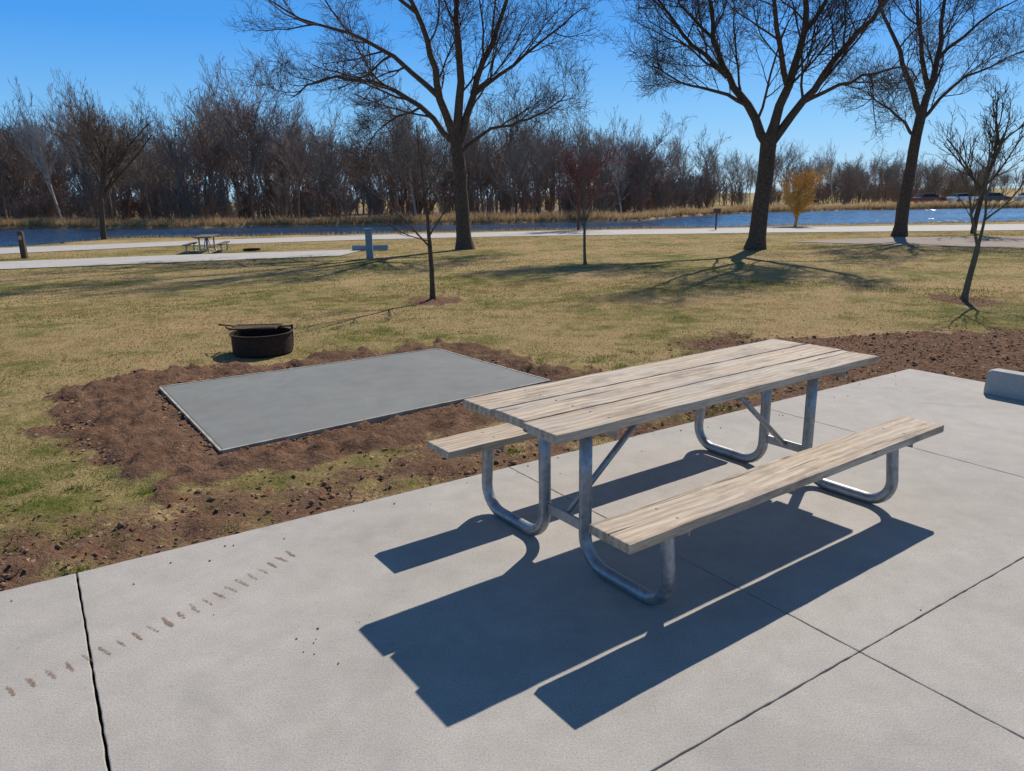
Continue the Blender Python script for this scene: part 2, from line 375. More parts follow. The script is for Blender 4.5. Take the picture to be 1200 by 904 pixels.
# ------------------------------------------------------------ fresh pad with thin form boards
pad=empty('concrete_pad')
bot=[(x,y,-.08) for x,y in PAD]; top=[(x,y,.035) for x,y in PAD]
o=meshobj('pad_surface',bot+top,[(3,2,1,0),(4,5,6,7),(0,1,5,4),(1,2,6,5),(2,3,7,6),(3,0,4,7)],M_pad,pad); bv=o.modifiers.new('b','BEVEL'); bv.width=.008; bv.segments=2
cen=np.mean(PAD,axis=0); tb=TB()
for i in range(4):
    a=np.array(PAD[i]); c_=np.array(PAD[(i+1)%4]); d=c_-a; L=np.hypot(*d); d/=L; nrm=np.array([d[1],-d[0]])
    if np.dot(nrm,(a+c_)/2-cen)<0: nrm=-nrm
    mid=(a+c_)/2+nrm*.012; tb.box((mid[0],mid[1],-.02),(L+.02,.018,.113+.004*(i%2)),Matrix.Rotation(math.atan2(d[1],d[0]),3,'Z'))
tb.obj('form_boards',M_edge,pad,False)

# ------------------------------------------------------------ picnic table
def arc(c,r,a0,a1,n=7): return [(c[0]+r*math.cos(a0+(a1-a0)*i/n),c[1]+r*math.sin(a0+(a1-a0)*i/n)) for i in range(n+1)]
def board(name,L,W,T,c,parent,seed,mat):
    rr=random.Random(seed); n=24; v=[];f=[]
    for i in range(n+1):
        x=-L/2+L*i/n; dy=rr.uniform(-.0016,.0016); dz=rr.uniform(-.001,.001); dw=rr.uniform(-.001,.001)
        for y,z in ((-W/2-dw,-T/2),(W/2+dw,-T/2),(W/2+dw,T/2),(-W/2-dw,T/2)): v.append((x+(rr.uniform(-.002,.002) if i in(0,n) else 0),y+dy,z+dz))
    for i in range(n):
        for k in range(4): f.append((i*4+k,i*4+(k+1)%4,(i+1)*4+(k+1)%4,(i+1)*4+k))
    f.append((0,1,2,3)[::-1]); f.append(tuple(n*4+k for k in range(4)))
    o=meshobj(name,v,[q[::-1] for q in f],mat,parent); o.location=c
    bv=o.modifiers.new('b','BEVEL'); bv.width=.005; bv.segments=2; bv.limit_method='ANGLE'
    return o
def picnic_table(loc,yaw,name='picnic_table',wood=M_wood,wood2=M_wood2):
    P=empty(name,loc,yaw)
    T=.040; W=.2275
    offs=[(.239,-.006),(0,.014),(-.239,-.008)]
    for i,(y,dx) in enumerate(offs): board('top_board_%d'%(i+1),2.38,W,T,(dx,y,.76-T/2),P,i,wood)
    for i,s in enumerate((1,-1)): board('seat_board_%d'%(i+1),2.36,.225,T,(0,s*.642,.443-T/2),P,10+i,wood2)
    for e,u in (('near',-.865),('far',.865)):
        for sd_,s in (('a',1),('b',-1)):
            R=.03
            pv=[(.15,.705)]+[(.15,.40)]+[(p[0],p[1]) for p in arc((.15+.14,.14+R),.14,math.pi,1.5*math.pi)]+[(p[0],p[1]) for p in arc((.665-.13,.13+R),.13,-math.pi/2,.08,7)]+[(.645,.36),(.64,.392)]
            tb=TB(); tb.tube([Vector((u,s*p[0],p[1])) for p in pv],[R]*len(pv),14,True); tb.obj('leg_%s_%s'%(e,sd_),M_galv,P)
        tb=TB()
        tb.box((u,0,.7125),(.05,.68,.006)); tb.box((u+.022,0,.69),(.006,.66,.038))
        for s in (1,-1):
            tb.box((u,s*.642,.3975),(.075,.20,.006)); tb.box((u+.034,s*.642,.382),(.006,.18,.03))
            tb.box((u,s*.15,.7065),(.1,.09,.006))
        tb.box((u,0,.20),(.012,.24,.05))
        tb.obj('bracket_'+e,M_galv,P,False)
        tb=TB(); sg=1 if u<0 else -1
        tb.tube([Vector((u+sg*.01,0,.205)),Vector((u+sg*.60,0,.69))],[.016]*2,10,True); tb.tube([Vector((u+sg*.60,0,.69)),Vector((u+sg*.66,0,.70))],[.016]*2,10,True)
        tb.obj('brace_'+e,M_galv,P)
        tb=TB()
        for y,dx in offs:
            for k in (-.06,.06): tb.tube([Vector((u,y+k,.755)),Vector((u,y+k,.7612)),Vector((u,y+k,.7622))],[.007,.007,.004],8,True)
        for s in (1,-1):
            for k in (-.055,.055): tb.tube([Vector((u,s*.642+k,.44)),Vector((u,s*.642+k,.4442)),Vector((u,s*.642+k,.4452))],[.007,.007,.004],8,True)
        tb.obj('bolts_'+e,M_bolt,P)
    tb=TB(); tb.box((0,0,.7165),(.045,.66,.006)); tb.box((0,0,.70),(.006,.64,.03)); tb.obj('center_cleat',M_galv,P,False)
    return P
picnic_table((.945,3.746,0),YAW)
M_wood_dark=mat_simple('backlit_wood_mat',(.10,.08,.06),(.2,.16,.12),12,.9)  # far table's wood: its backlit darkness is put into the colour
pt=picnic_table((-10.9,27.0,-.05),1.80,wood=M_wood_dark,wood2=M_wood_dark); pt.scale=(.88,.88,.82)

# ------------------------------------------------------------ fire ring
def fire_ring(loc,rot,R=.335,H=.25,hang=.36,grate=True):
    P=empty('fire_ring',loc,rot)
    n=48; v=[];f=[]
    prof=[(R,0),(R,H-.01),(R+.018,H-.01),(R+.018,H),(R-.012,H),(R-.012,0)]
    for i in range(n):
        a=2*math.pi*i/n
        for r,z in prof: v.append((r*math.cos(a),r*math.sin(a),z))
    m_=len(prof)
    for i in range(n):
        for k in range(m_-1): f.append((i*m_+k,((i+1)%n)*m_+k,((i+1)%n)*m_+k+1,i*m_+k+1))
    meshobj('steel_ring',v,f,M_rust,P,False)
    v=[(0,0,H*.3)]
    for q,rr in enumerate((.12,.22,R-.01)):
        for i in range(n): a=2*math.pi*i/n; v.append((rr*math.cos(a),rr*math.sin(a),H*.2+.02*random.Random(i+q*99).random()))
    f=[(0,1+i,1+(i+1)%n) for i in range(n)]+[(1+q*n+i,1+(q+1)*n+i,1+(q+1)*n+(i+1)%n,1+q*n+(i+1)%n) for q in range(2) for i in range(n)]
    meshobj('ash_bed',v,f,M_ash,P)
    if grate:
        tb=TB(); gz=H+.035; x0,x1,y0,y1=-hang,.16,-.02,.30
        rim=[Vector((x0,y0,gz)),Vector((x1,y0,gz)),Vector((x1,y1,gz)),Vector((x0,y1,gz)),Vector((x0,y0,gz))]
        for a_,b_ in zip(rim[:-1],rim[1:]): tb.tube([a_,b_],[.009]*2,6,True)
        for k in range(16):
            x=x0+(x1-x0)*(k+.5)/16; tb.tube([Vector((x,y0,gz+.004)),Vector((x,y1,gz+.004))],[.006]*2,5,True)
        tb.tube([Vector((x0,.22,gz)),Vector((x0-.12,.24,gz+.012)),Vector((x0-.2,.25,gz+.02))],[.009,.009,.013],6,True)
        tb.tube([Vector((x0,.06,gz)),Vector((x0-.06,.08,gz+.006)),Vector((x0-.12,.22,gz+.012))],[.008]*3,6,True)
        tb.tube([Vector((.30,.16,.02)),Vector((.31,.17,H+.05))],[.014]*2,8,True)
        tb.tube([Vector((.16,.13,gz)),Vector((.31,.17,gz))],[.01]*2,6,True)
        tb.obj('cooking_grate',M_rust,P,False)
        tb=TB(); tb.tube([Vector((-.2,-.1,.10)),Vector((.15,.05,.11))],[.04,.035],8,True); tb.tube([Vector((-.05,.15,.10)),Vector((.12,-.15,.12))],[.035,.03],8,True); tb.obj('charred_log',M_ash,P)
    return P
fire_ring((-2.88,8.40,0),.05,.335,.23)
fire_ring((-9.45,27.4,-.02),.5,.30,.08,.2,False)

# ------------------------------------------------------------ wheel stops, posts
def wheel_stop(loc,rot,L=1.9,mat=M_stop,H=.17):
    v=[];f=[]; prof=[(-.10,0),(-.10,.05),(-.075,H-.015),(-.06,H),(.06,H),(.075,H-.015),(.10,.05),(.10,0)]
    for x,s in ((-L/2,.9),(-L/2+.03,1),(L/2-.03,1),(L/2,.9)):
        for y,z in prof: v.append((x,y*s,z if s==1 else z*.96))
    m_=len(prof)
    for i in range(3):
        for k in range(m_): f.append((i*m_+k,(i+1)*m_+k,(i+1)*m_+(k+1)%m_,i*m_+(k+1)%m_))
    f.append(tuple(range(m_))); f.append(tuple(3*m_+k for k in range(m_))[::-1])
    P=empty('wheel_stop',loc,rot); meshobj('body',v,f,mat,P)
    for q in (-L*.33,L*.33):
        tb=TB(); tb.tube([Vector((q,0,H-.02)),Vector((q,0,H+.004))],[.014]*2,8,True); tb.obj('rebar_pin',M_rust,P)
    return P
d=np.array([math.sin(SA),-math.cos(SA)]); s0=np.array([4.02,6.06]); cc=s0+d*.95+np.array([math.cos(SA),math.sin(SA)])*.09
wheel_stop((cc[0],cc[1],.002),math.atan2(d[1],d[0]),1.9,H=.2)
wheel_stop((-4.9,26.3,.01),.03,1.25,M_ped)
P=empty('utility_pedestal',(-4.24,22.6,0),.1)
box('post_body',(0,0,.42),(.2,.16,.84),M_ped,P,.015); box('post_cap',(0,0,.86),(.24,.2,.04),M_ped,P,.01); box('outlet_cover',(0,-.09,.62),(.13,.03,.2),M_ped,P,.006)
P=empty('wooden_post',(-16.3,25.1,0),.2)
box('post_body',(0,0,.43),(.17,.17,.86),M_post,P,.02); box('post_number_plate',(0,-.09,.68),(.1,.01,.12),M_edge,P); box('post_top',(0,0,.87),(.13,.13,.03),M_post,P,.01)
def sign(loc,h,bw,bh,mat):
    P=empty('trail_sign',loc,.1); tb=TB(); tb.tube([Vector((0,0,0)),Vector((0,0,h))],[.045]*2,8,True); tb.obj('pole',M_post,P); box('board',(0,-.06,h-bh/2),(bw,.03,bh),mat,P,.005)
M_sign=mat_simple('sign_face_mat',(.25,.12,.04),(.35,.18,.06),5,.6)
sign((10.4,37.9,0),1.05,.38,.22,M_post)
sign((17.2,33.5,0),1.3,.1,.3,M_sign)

# ------------------------------------------------------------ trees
def rvec(r):
    return Vector((r.gauss(0,1),r.gauss(0,1),r.gauss(0,1))).normalized()
def smoothline(pts,r,k=3,jit=.0):
    out=[]
    n=len(pts)
    for i in range(n-1):
        p0=pts[max(i-1,0)];p1=pts[i];p2=pts[i+1];p3=pts[min(i+2,n-1)]
        for j in range(k):
            t=j/k
            q=.5*((2*p1)+(-p0+p2)*t+(2*p0-5*p1+4*p2-p3)*t*t+(-p0+3*p1-3*p2+p3)*t**3)
            if jit and (i or j): q=q+rvec(r)*jit
            out.append(q)
    out.append(pts[-1]); return out
def grow(tb,pts,r0,r1,lv,mx,r,P):
    n=len(pts); rad=[r0+(r1-r0)*(i/(n-1))**.8 for i in range(n)]
    tb.tube(pts,rad,P['sides'][min(lv,len(P['sides'])-1)])
    if lv>=mx: return
    L=sum((pts[i+1]-pts[i]).length for i in range(n-1))
    cnt=P['n'][lv]; cnt=int(cnt*r.uniform(.8,1.2)+.5)
    t0=P['t0'][lv]; fall=P.get('fall',.65); ups=P['up'] if isinstance(P['up'],(list,tuple)) else [P['up']]*5
    for c in range(cnt):
        t=t0+(1-t0)*((c+r.random())/cnt); x=t*(n-1); i=min(int(x),n-2); fr=x-i
        p=pts[i].lerp(pts[i+1],fr); tan=(pts[i+1]-pts[i]).normalized(); rl=r0+(r1-r0)*t**.8
        side=rvec(r); side=(side-tan*side.dot(tan)); side.z+=P['sup']; side.normalize()
        an=math.radians(r.uniform(*P['ang']))
        d=(tan*math.cos(an)+side*math.sin(an)).normalized()
        l=L*P['len'][lv]*(1.15-fall*t)*r.uniform(.6,1.25)
        if 'lmax' in P: l=min(l,P['lmax'][lv]*r.uniform(.7,1.1))
        if 'lmin' in P: l=max(l,P['lmin'][lv]*r.uniform(.7,1.2))
        k=P['seg'][lv]; q=[p]; dd=d
        for s in range(k):
            dd=(dd+rvec(r)*P['wan']+Vector((0,0,ups[lv]))).normalized(); q.append(q[-1]+dd*(l/k))
        cr=max(min(rl*.7,P['rk']*l),P['rmin'])
        grow(tb,q,cr,max(cr*.35,P['rmin']*.8),lv+1,mx,r,P)
HP=dict(sides=[10,6,4,3,3],n=[10,8,6,3],t0=[.12,.15,.12,.2],len=[.45,.58,.6,.6],seg=[7,6,4,2],ang=(25,62),sup=.12,wan=.22,up=[.07,.04,-.01,.02],rk=.014,rmin=.0048,lmax=[3.6,2.0,1.1,.6],lmin=[1.1,.7,.45,.28])
def hero_tree(name,base,S,bpx,limbs,seed,mat=M_bark,P=HP,mx=4,jit=.05,spread=.8):
    r=random.Random(seed); tb=TB(); E=empty(name,(base[0],base[1],-.03),0)
    for li,(pl,ra,rb) in enumerate(limbs):
        yo=r.uniform(-spread,spread) if li else 0
        n=len(pl); pts=[]
        for i,(x,y) in enumerate(pl): pts.append(Vector(((x-bpx[0])*S,0,(bpx[1]-y)*S)))
        y0=0
        if li:
            best=min(((q-pts[0]).xz.length,q.y) for q in hero_tree.all); y0=best[1]
        else: hero_tree.all=[]
        for i in range(n): pts[i].y=y0+yo*(i/(n-1))*pts[-1].z*.25
        sp=smoothline(pts,r,3,jit if li else jit*.3)
        hero_tree.all+=[Vector(p) for p in sp]
        if li==0:
            rad=[ra*(1+.5*math.exp(-i*1.6))+(rb-ra)*(i/(len(sp)-1)) for i in range(len(sp))]
            tb.tube(sp,rad,12)
        else: grow(tb,sp,ra,rb,0,mx,r,P)
    tb.obj('trunk_and_branches',mat,E,True); return E
hero_tree('bare_tree',(-1.57,26.2),.0302,(545,292),[
 ([(545,292),(543,240),(541,195),(538,160)],.25,.21),
 ([(538,168),(524,128),(516,85),(503,45),(480,0),(465,-50)],.16,.03),
 ([(539,165),(548,110),(545,55),(553,0),(560,-70)],.17,.03),
 ([(541,175),(558,125),(580,72),(600,20),(622,-40)],.15,.03),
 ([(535,172),(500,135),(458,112),(420,102),(382,104),(352,120)],.11,.02),
 ([(543,185),(578,160),(610,152),(640,140),(662,124)],.07,.015),
 ([(524,128),(475,85),(425,58),(372,40),(335,18)],.10,.02),
 ([(558,125),(605,92),(645,62),(682,35)],.08,.015),
 ([(500,135),(462,152),(440,178)],.045,.012),
 ([(503,45),(460,10),(430,-30)],.07,.015),
],11)
hero_tree('bare_tree',(7.85,23.9),.0276,(885,292),[
 ([(885,292),(889,240),(892,195),(893,165)],.25,.24),
 ([(891,175),(870,132),(850,100),(836,58),(830,0),(824,-60)],.16,.03),
 ([(893,170),(905,115),(916,62),(906,8),(900,-60)],.17,.03),
 ([(895,175),(926,132),(952,92),(985,52),(1010,10),(1028,-30)],.15,.03),
 ([(870,132),(830,116),(790,108),(757,92)],.07,.015),
 ([(850,100),(812,62),(782,22),(760,-20)],.09,.02),
 ([(926,132),(965,116),(1003,102),(1040,96),(1058,112)],.07,.015),
 ([(905,115),(882,62),(870,10),(865,-40)],.10,.02),
 ([(916,62),(945,22),(955,-40)],.09,.02),
 ([(836,58),(800,15),(790,-30)],.06,.015),
],23)
P3=dict(HP); P3['n']=[9,7,5,3]
hero_tree('bare_tree',(15.5,29.8),.0343,(1055,277),[
 ([(1055,277),(1058,220),(1062,165),(1065,135)],.22,.18),
 ([(1064,145),(1050,102),(1036,62),(1020,20),(1010,-30)],.13,.03),
 ([(1065,143),(1080,85),(1085,30),(1095,-40)],.15,.03),
 ([(1064,150),(1090,115),(1120,98),(1150,84)],.08,.015),
 ([(1062,168),(1035,143),(1010,130),(990,118)],.07,.015),
 ([(1080,85),(1110,52),(1142,30)],.08,.015),
 ([(1072,115),(1062,60),(1058,10),(1060,-40)],.11,.02),
],37,P=P3)
SP=dict(sides=[6,4,3,3],n=[7,5,3],t0=[.2,.15,.1],len=[.45,.45,.5],seg=[5,3,2],ang=(22,50),sup=.3,wan=.16,up=.12,rk=.012,rmin=.0032,lmax=[.9,.4,.25])
hero_tree('young_tree',(-1.34,12.68),.0150,(507,352),[
 ([(507,352),(507,315),(506,285)],.045,.036),
 ([(506,285),(505,245),(503,205),(501,162)],.036,.008),
 ([(506,290),(482,264),(452,238),(424,214)],.02,.005),
 ([(506,278),(528,245),(546,212)],.018,.005),
 ([(505,250),(484,205),(468,176)],.016,.004),
 ([(504,235),(524,200),(532,172)],.014,.004),
 ([(506,283),(480,275),(462,262)],.012,.004),
],5,mat=M_bark,P=SP,mx=3,jit=.008)
hero_tree('young_tree',(7.23,11.66),.0141,(1132,352),[
 ([(1130,352),(1134,320),(1138,290)],.048,.04),
 ([(1138,292),(1122,255),(1108,218),(1098,190)],.026,.006),
 ([(1138,292),(1148,255),(1150,210),(1156,170)],.028,.006),
 ([(1146,262),(1172,240),(1195,205),(1215,190)],.02,.005),
 ([(1122,255),(1128,215),(1130,180)],.016,.004),
],6,mat=M_sap,P=SP,mx=3,jit=.008)
hero_tree('young_tree',(1.95,19.3),.0225,(685,310),[
 ([(685,310),(684,290),(684,270)],.04,.032),
 ([(684,270),(683,235),(686,200)],.032,.008),
 ([(684,268),(670,240),(658,215)],.018,.005),
 ([(684,262),(698,235),(712,212)],.018,.005),
],7,mat=M_sap,P=SP,mx=3,jit=.01)

def auto_tree(seed,H,mat,name,th=.25,n=(14,7,5,3),mx=4,rmin=.012,up=.10,ang=(25,60),r0=None,stems=1,lens=(.42,.5,.5,.5),rk=.022,sides=(7,4,3,3,3),lean=.05,fall=.65,lead=1.0,wan=.2):
    r=random.Random(seed); tb=TB()
    P=dict(sides=list(sides),n=list(n),t0=[th,.15,.1,.1],len=list(lens),seg=[4,3,2,2],ang=ang,sup=.25,wan=wan,up=up,rk=rk,rmin=rmin,fall=fall)
    for s in range(stems):
        h=(H*r.uniform(.8,1) if s else H)*lead
        d=Vector((r.uniform(-lean,lean),r.uniform(-lean,lean),1))
        if stems>1: d=Vector((r.uniform(-.5,.5),r.uniform(-.5,.5),1)).normalized()
        pts=[Vector((0,0,0)) if stems==1 else Vector((r.uniform(-.3,.3),r.uniform(-.3,.3),0))]
        for i in range(7):
            d=(d+rvec(r)*.09+Vector((0,0,.06))).normalized(); pts.append(pts[-1]+d*h/7)
        grow(tb,pts,(r0 or H*.02),max(rmin,(r0 or H*.02)*(.45 if lead<1 else .1)),0,mx,r,P)
    me=bpy.data.meshes.new(name); me.from_pydata(tb.v,[],tb.f); me.update(); me.materials.append(mat)
    return me
def place(name,me,loc,rot=0,s=1,parent=None,sz=None):
    if parent is None:
        e=empty(name,(loc[0],loc[1],loc[2] if len(loc)>2 else 0),0); o=bpy.data.objects.new('trunk_and_branches',me); link(o,e)
        o.rotation_euler=(0,0,rot); o.scale=(s,s,sz or s); return e
    o=bpy.data.objects.new(name,me); link(o,parent); o.location=(loc[0],loc[1],loc[2]); o.rotation_euler=(0,0,rot); o.scale=(s,s,sz or s); return o
place('bare_tree',auto_tree(101,7.3,M_bark,'left_shore_tree',th=.35,n=(14,8,6,4),rmin=.007,lens=(.78,.5,.5,.5),r0=.15,lead=.64,fall=.4,ang=(25,68),up=.05),(-20.9,38.7,-.03))
place('bare_tree',auto_tree(103,4.8,M_red,'red_twig_tree',th=.28,n=(16,9,7,4),rmin=.007,lens=(.85,.5,.5,.5),r0=.08,ang=(30,75),lead=.6,fall=.35,up=.05),(3.7,40.6,-.03))
place('bare_tree',auto_tree(104,6.2,M_bark,'right_tree',th=.35,n=(12,7,5,3),rmin=.007,lens=(.7,.5,.5,.5),r0=.12,lead=.65,fall=.4,up=.06),(19.3,31.2,-.03))
place('bare_tree',auto_tree(107,5.2,M_sap,'right_tree2',th=.35,n=(12,7,5,3),rmin=.007,lens=(.7,.5,.5,.5),r0=.10,lead=.65,fall=.4,up=.06),(22.6,31.4,-.03))
place('willow_tree',auto_tree(105,3.2,M_willow,'willow_mesh',th=.10,n=(20,9,7,4),rmin=.009,lens=(.95,.5,.5,.5),r0=.09,ang=(25,75),up=.06,lead=.5,fall=.3),(15.7,41.3,-.03))
FV=[]
mats=[M_bark_f,M_bark_f2,M_bark_f,M_bark_pale,M_bark_f2,M_bark_f,M_bark_f,M_bark_f2]
for k in range(8):
    pale=(k==3)
    FV.append(auto_tree(200+k,10,mats[k],'forest_tree_mesh_%d'%k,th=[.35,.3,.45,.3,.25,.4,.3,.5][k],n=(11,7,5,3),mx=4,rmin=.012,
        ang=(20,58) if not pale else (12,32),up=.07 if not pale else .2,r0=.13,lens=(.66,.5,.5,.5),sides=(5,3,3,3,3),lead=[.62,.66,.6,.75,.55,.68,.6,.7][k],fall=.35,wan=.24))
BV=[]
for k in range(4):
    BV.append(auto_tree(300+k,3.2,[M_bark_r,M_bark_f,M_bark_r,M_bark_f2][k],'brush_mesh_%d'%k,th=.05,n=(7,5,4),mx=3,rmin=.013,r0=.028,stems=8,lens=(.5,.5,.5),ang=(20,60),sides=(4,3,3,3)))
forest=empty('distant_tree_line'); rr=random.Random(77)
def hgt(x,y):
    az=x/y
    return float(np.interp(az,[-.75,-.55,-.47,-.38,-.2,0,.2,.45,.7],[1.14,1.10,.92,1.1,.94,.88,.84,.85,.8]))
for i in range(300):
    x=rr.uniform(-100,26); dep=rr.uniform(0,1)**1.2*45
    y=float(yfar(x))+6+dep
    if x>12 and y<90 and rr.random()<.3: continue
    k=rr.randrange(8)
    if k==3 and rr.random()<.2: k=5
    s=hgt(x,y)*rr.uniform(.64,1.10)*(1+dep*.005)
    place('forest_tree',FV[k],(x,y,-.05),rr.uniform(0,6.28),s*1.1,forest,sz=s*rr.uniform(.95,1.1))
for i in range(140):
    x=rr.uniform(22,150); y=120+rr.uniform(0,45)+max(0,(x-60))*1.0
    s=(.80 if x<80 else .72)*rr.uniform(.8,1.2)
    place('forest_tree',FV[rr.randrange(8)],(x,y,-.05),rr.uniform(0,6.28),s,forest)
for i in range(340):
    x=rr.uniform(-100,24); y=float(yfar(x))+4.5+rr.random()**1.3*30
    s=rr.uniform(.5,1.3)
    place('understory',BV[rr.randrange(4)],(x,y,-.05),rr.uniform(0,6.28),s,forest)
for i in range(140):
    x=rr.uniform(22,150); y=114+rr.uniform(0,25)+max(0,(x-58))*1.3
    place('understory',BV[rr.randrange(4)],(x,y,-.05),rr.uniform(0,6.28),rr.uniform(.5,1.2),forest)

# ------------------------------------------------------------ cars in the distant lot
def car(loc,rot,c):
    m,nt,b=newmat('car_paint_mat'); n=noise(nt,3,2,.5,objco(nt)); nt.links.new(ramp(nt,n,[(.3,tuple(x*.9 for x in c)),(.7,c)]),b.inputs['Base Color']); b.inputs['Roughness'].default_value=.25; b.inputs['Specular IOR Level'].default_value=.5
    P=empty('parked_car',loc,rot)
    pr=[(-2.2,.35),(-2.25,.75),(-2.1,.95),(-1.2,1.02),(1.0,1.0),(2.0,.85),(2.25,.6),(2.2,.35)]; w=.88
    v=[(x,-w,z) for x,z in pr]+[(x,w,z) for x,z in pr]; k=len(pr)
    meshobj('body',v,[tuple(range(k)),tuple(range(2*k-1,k-1,-1))]+[(i,i+k,(i+1)%k+k,(i+1)%k) for i in range(k)],m,P)
    gl=mat_simple('car_glass_mat',(.02,.025,.03),(.03,.035,.04),3,.1)
    pr=[(-1.75,.99,.82),(-1.2,1.42,.66),(.35,1.45,.66),(1.1,.99,.82)]
    v=[(x,-w2_,z) for x,z,w2_ in pr]+[(x,w2_,z) for x,z,w2_ in pr]
    meshobj('windows',v,[(0,1,2,3),(7,6,5,4)]+[(i,i+4,(i+1)%4+4,(i+1)%4) for i in range(4)],gl,P)
    box('roof',(-.42,0,1.455),(1.5,1.28,.04),m,P,.01)
    tb=TB()
    for x in (-1.4,1.4):
        for s in (-1,1): tb.tube([Vector((x,s*.7,.33)),Vector((x,s*.9,.33))],[.33]*2,16,True)
    tb.obj('wheels',M_ash,P,False)
sheet('parking_lot',[(58,104),(130,98),(140,122),(66,122)],.006,M_road)
car((66,110,.01),.1,(.7,.7,.7)); car((71,111,.01),.15,(.05,.06,.08)); car((76,110,.01),.05,(.6,.6,.62)); car((61.5,111,.01),.1,(.2,.03,.03)); car((81.5,111,.01),.1,(.3,.32,.35))

# ------------------------------------------------------------ grass blades
rs=np.random.RandomState(42)
def excl(x,y):
    return (slab_sd(x,y)<.01)|(seg_sd(PAD,x,y)<.03)|(np.hypot(x+2.88,y-8.4)<.37)
def blades(name,x,y,h,wd,col,z0,tilt=.9):
    n=len(x); a=rs.uniform(0,2*np.pi,n); ta=rs.uniform(0,2*np.pi,n); tl=rs.uniform(.2,1,n)*tilt
    dx,dy=np.cos(a)*wd/2,np.sin(a)*wd/2
    V=np.empty((n,3,3)); V[:,0]=np.stack([x-dx,y-dy,z0],-1); V[:,1]=np.stack([x+dx,y+dy,z0],-1)
    V[:,2]=np.stack([x+np.cos(ta)*h*np.sin(tl),y+np.sin(ta)*h*np.sin(tl),z0+h*np.cos(tl)],-1)
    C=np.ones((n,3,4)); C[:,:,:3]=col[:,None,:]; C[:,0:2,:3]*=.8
    return fastmesh(name,V.reshape(-1,3),np.arange(3*n).reshape(n,3),M_blade,C.reshape(-1,4))
straw=np.array([.56,.425,.205]); pale=np.array([.64,.50,.28]); green=np.array([.14,.195,.03]); olive=np.array([.31,.28,.085]); brn=np.array([.32,.19,.10]); rust=np.array([.52,.30,.14])
def gcol(x,y,n):
    g_=fbm(x*.6,y*.6,12)*.6+fbm(x*2.5,y*2.5,14)*.4+rs.normal(0,.055,n)
    g_+=.08*np.exp(-((y-5.2)/1.8)**2)*(x<-1)
    c=np.where((g_>.605)[:,None],green,np.where((g_>.54)[:,None],olive,np.where((g_>.42)[:,None],straw,pale)))
    c=np.where((rs.rand(n)<.12)[:,None],brn,c)
    pt=sm(.52,.64,fbm(x*.45,y*1.1,41)+rs.normal(0,.03,n))*sm(5,9,y)
    c=np.where((rs.rand(n)<pt*.65)[:,None],rust,c)
    return c*rs.uniform(.62,1.12,(n,1))*(.70+.6*fbm(x*.4,y*.9,19))[:,None]
def zat(x,y):
    nr=(1-sm(12,20,np.hypot(x,y-4)))
    return -.016+nr*((fbm(x*.8,y*.8,1)-.5)*.05)
n=520000
r_=np.sqrt(rs.uniform(2.6**2,15.5**2,n)); th=rs.uniform(-.75,.72,n); keep=rs.rand(n)<np.clip(5.5/r_,.3,1); r_=r_[keep]; th=th[keep]
x=r_*np.sin(th); y=r_*np.cos(th); dm=dirtmask(x,y)+(fbm(x*7,y*7,20)-.5)*.8
k=(~excl(x,y))&(rs.rand(len(x))>np.clip((dm-.18)*2.2,0,.985)); x,y=x[k],y[k]; n=len(x); rr_=np.hypot(x,y)
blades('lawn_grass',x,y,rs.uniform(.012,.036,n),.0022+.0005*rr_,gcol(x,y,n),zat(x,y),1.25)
nt_=400; tx=rs.uniform(-5,3,nt_); ty=rs.uniform(2.8,9,nt_); kk=(~excl(tx,ty))&(slab_sd(tx,ty)<2.6)&((dirtmask(tx,ty)<.85)|(rs.rand(nt_)<.2)); tx,ty=tx[kk],ty[kk]
X=np.repeat(tx,90)+rs.normal(0,.05,len(tx)*90); Y=np.repeat(ty,90)+rs.normal(0,.04,len(tx)*90); e=~excl(X,Y); X,Y=X[e],Y[e]; n=len(X)
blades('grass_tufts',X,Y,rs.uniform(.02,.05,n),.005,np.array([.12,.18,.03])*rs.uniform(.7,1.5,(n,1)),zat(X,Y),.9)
n=170000; r_=np.sqrt(rs.uniform(13**2,40**2,n)); th=rs.uniform(-.72,.7,n); x=r_*np.sin(th); y=r_*np.cos(th)
onroad=(y>np.interp(x,[-34,-20,-14.2,-6,.1,12,22.5,50],[18.5,26.6,31.2,33.9,34.8,34.3,32.8,29.5])-.1)
onpad=(y>np.interp(x,[-31,-14.1,-5.4],[14.3,20.6,23.8])-.05)&(y<np.interp(x,[-32,-16.1,-5.1],[17.6,23.5,26.9])+.05)&(x<-5.1)
k=~(onroad|onpad); x,y=x[k],y[k]; n=len(x)
ongr=(x>10)&(y<29)&(y>29.5-.72*(x-6)); x,y=x[~ongr],y[~ongr]; n=len(x)
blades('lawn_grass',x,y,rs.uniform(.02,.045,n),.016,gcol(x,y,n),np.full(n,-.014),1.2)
n=50000; x=rs.uniform(-75,75,n); y=yfar(x)+rs.exponential(1.6,n)+.1
hh=rs.uniform(.25,.9,n)*(.5+fbm(x*.3,y*.3,33))
blades('shore_reeds',x,y,hh,.06,np.array([.58,.40,.21])*rs.uniform(.6,1.15,(n,1)),np.full(n,-.15),.6)
n=9000; x=rs.uniform(-40,60,n); y=ynear(x)-rs.exponential(.35,n)
blades('shore_reeds',x,y,rs.uniform(.08,.25,n),.03,np.array([.50,.37,.18])*rs.uniform(.6,1.15,(n,1)),np.full(n,-.05),.7)
n=44000; x=rs.uniform(-5.5,9,n); y=rs.uniform(2.6,13.5,n); dm=dirtmask(x,y); k=(~excl(x,y))&(rs.rand(n)<dm*.9+.05); x,y=x[k],y[k]; n=len(x)
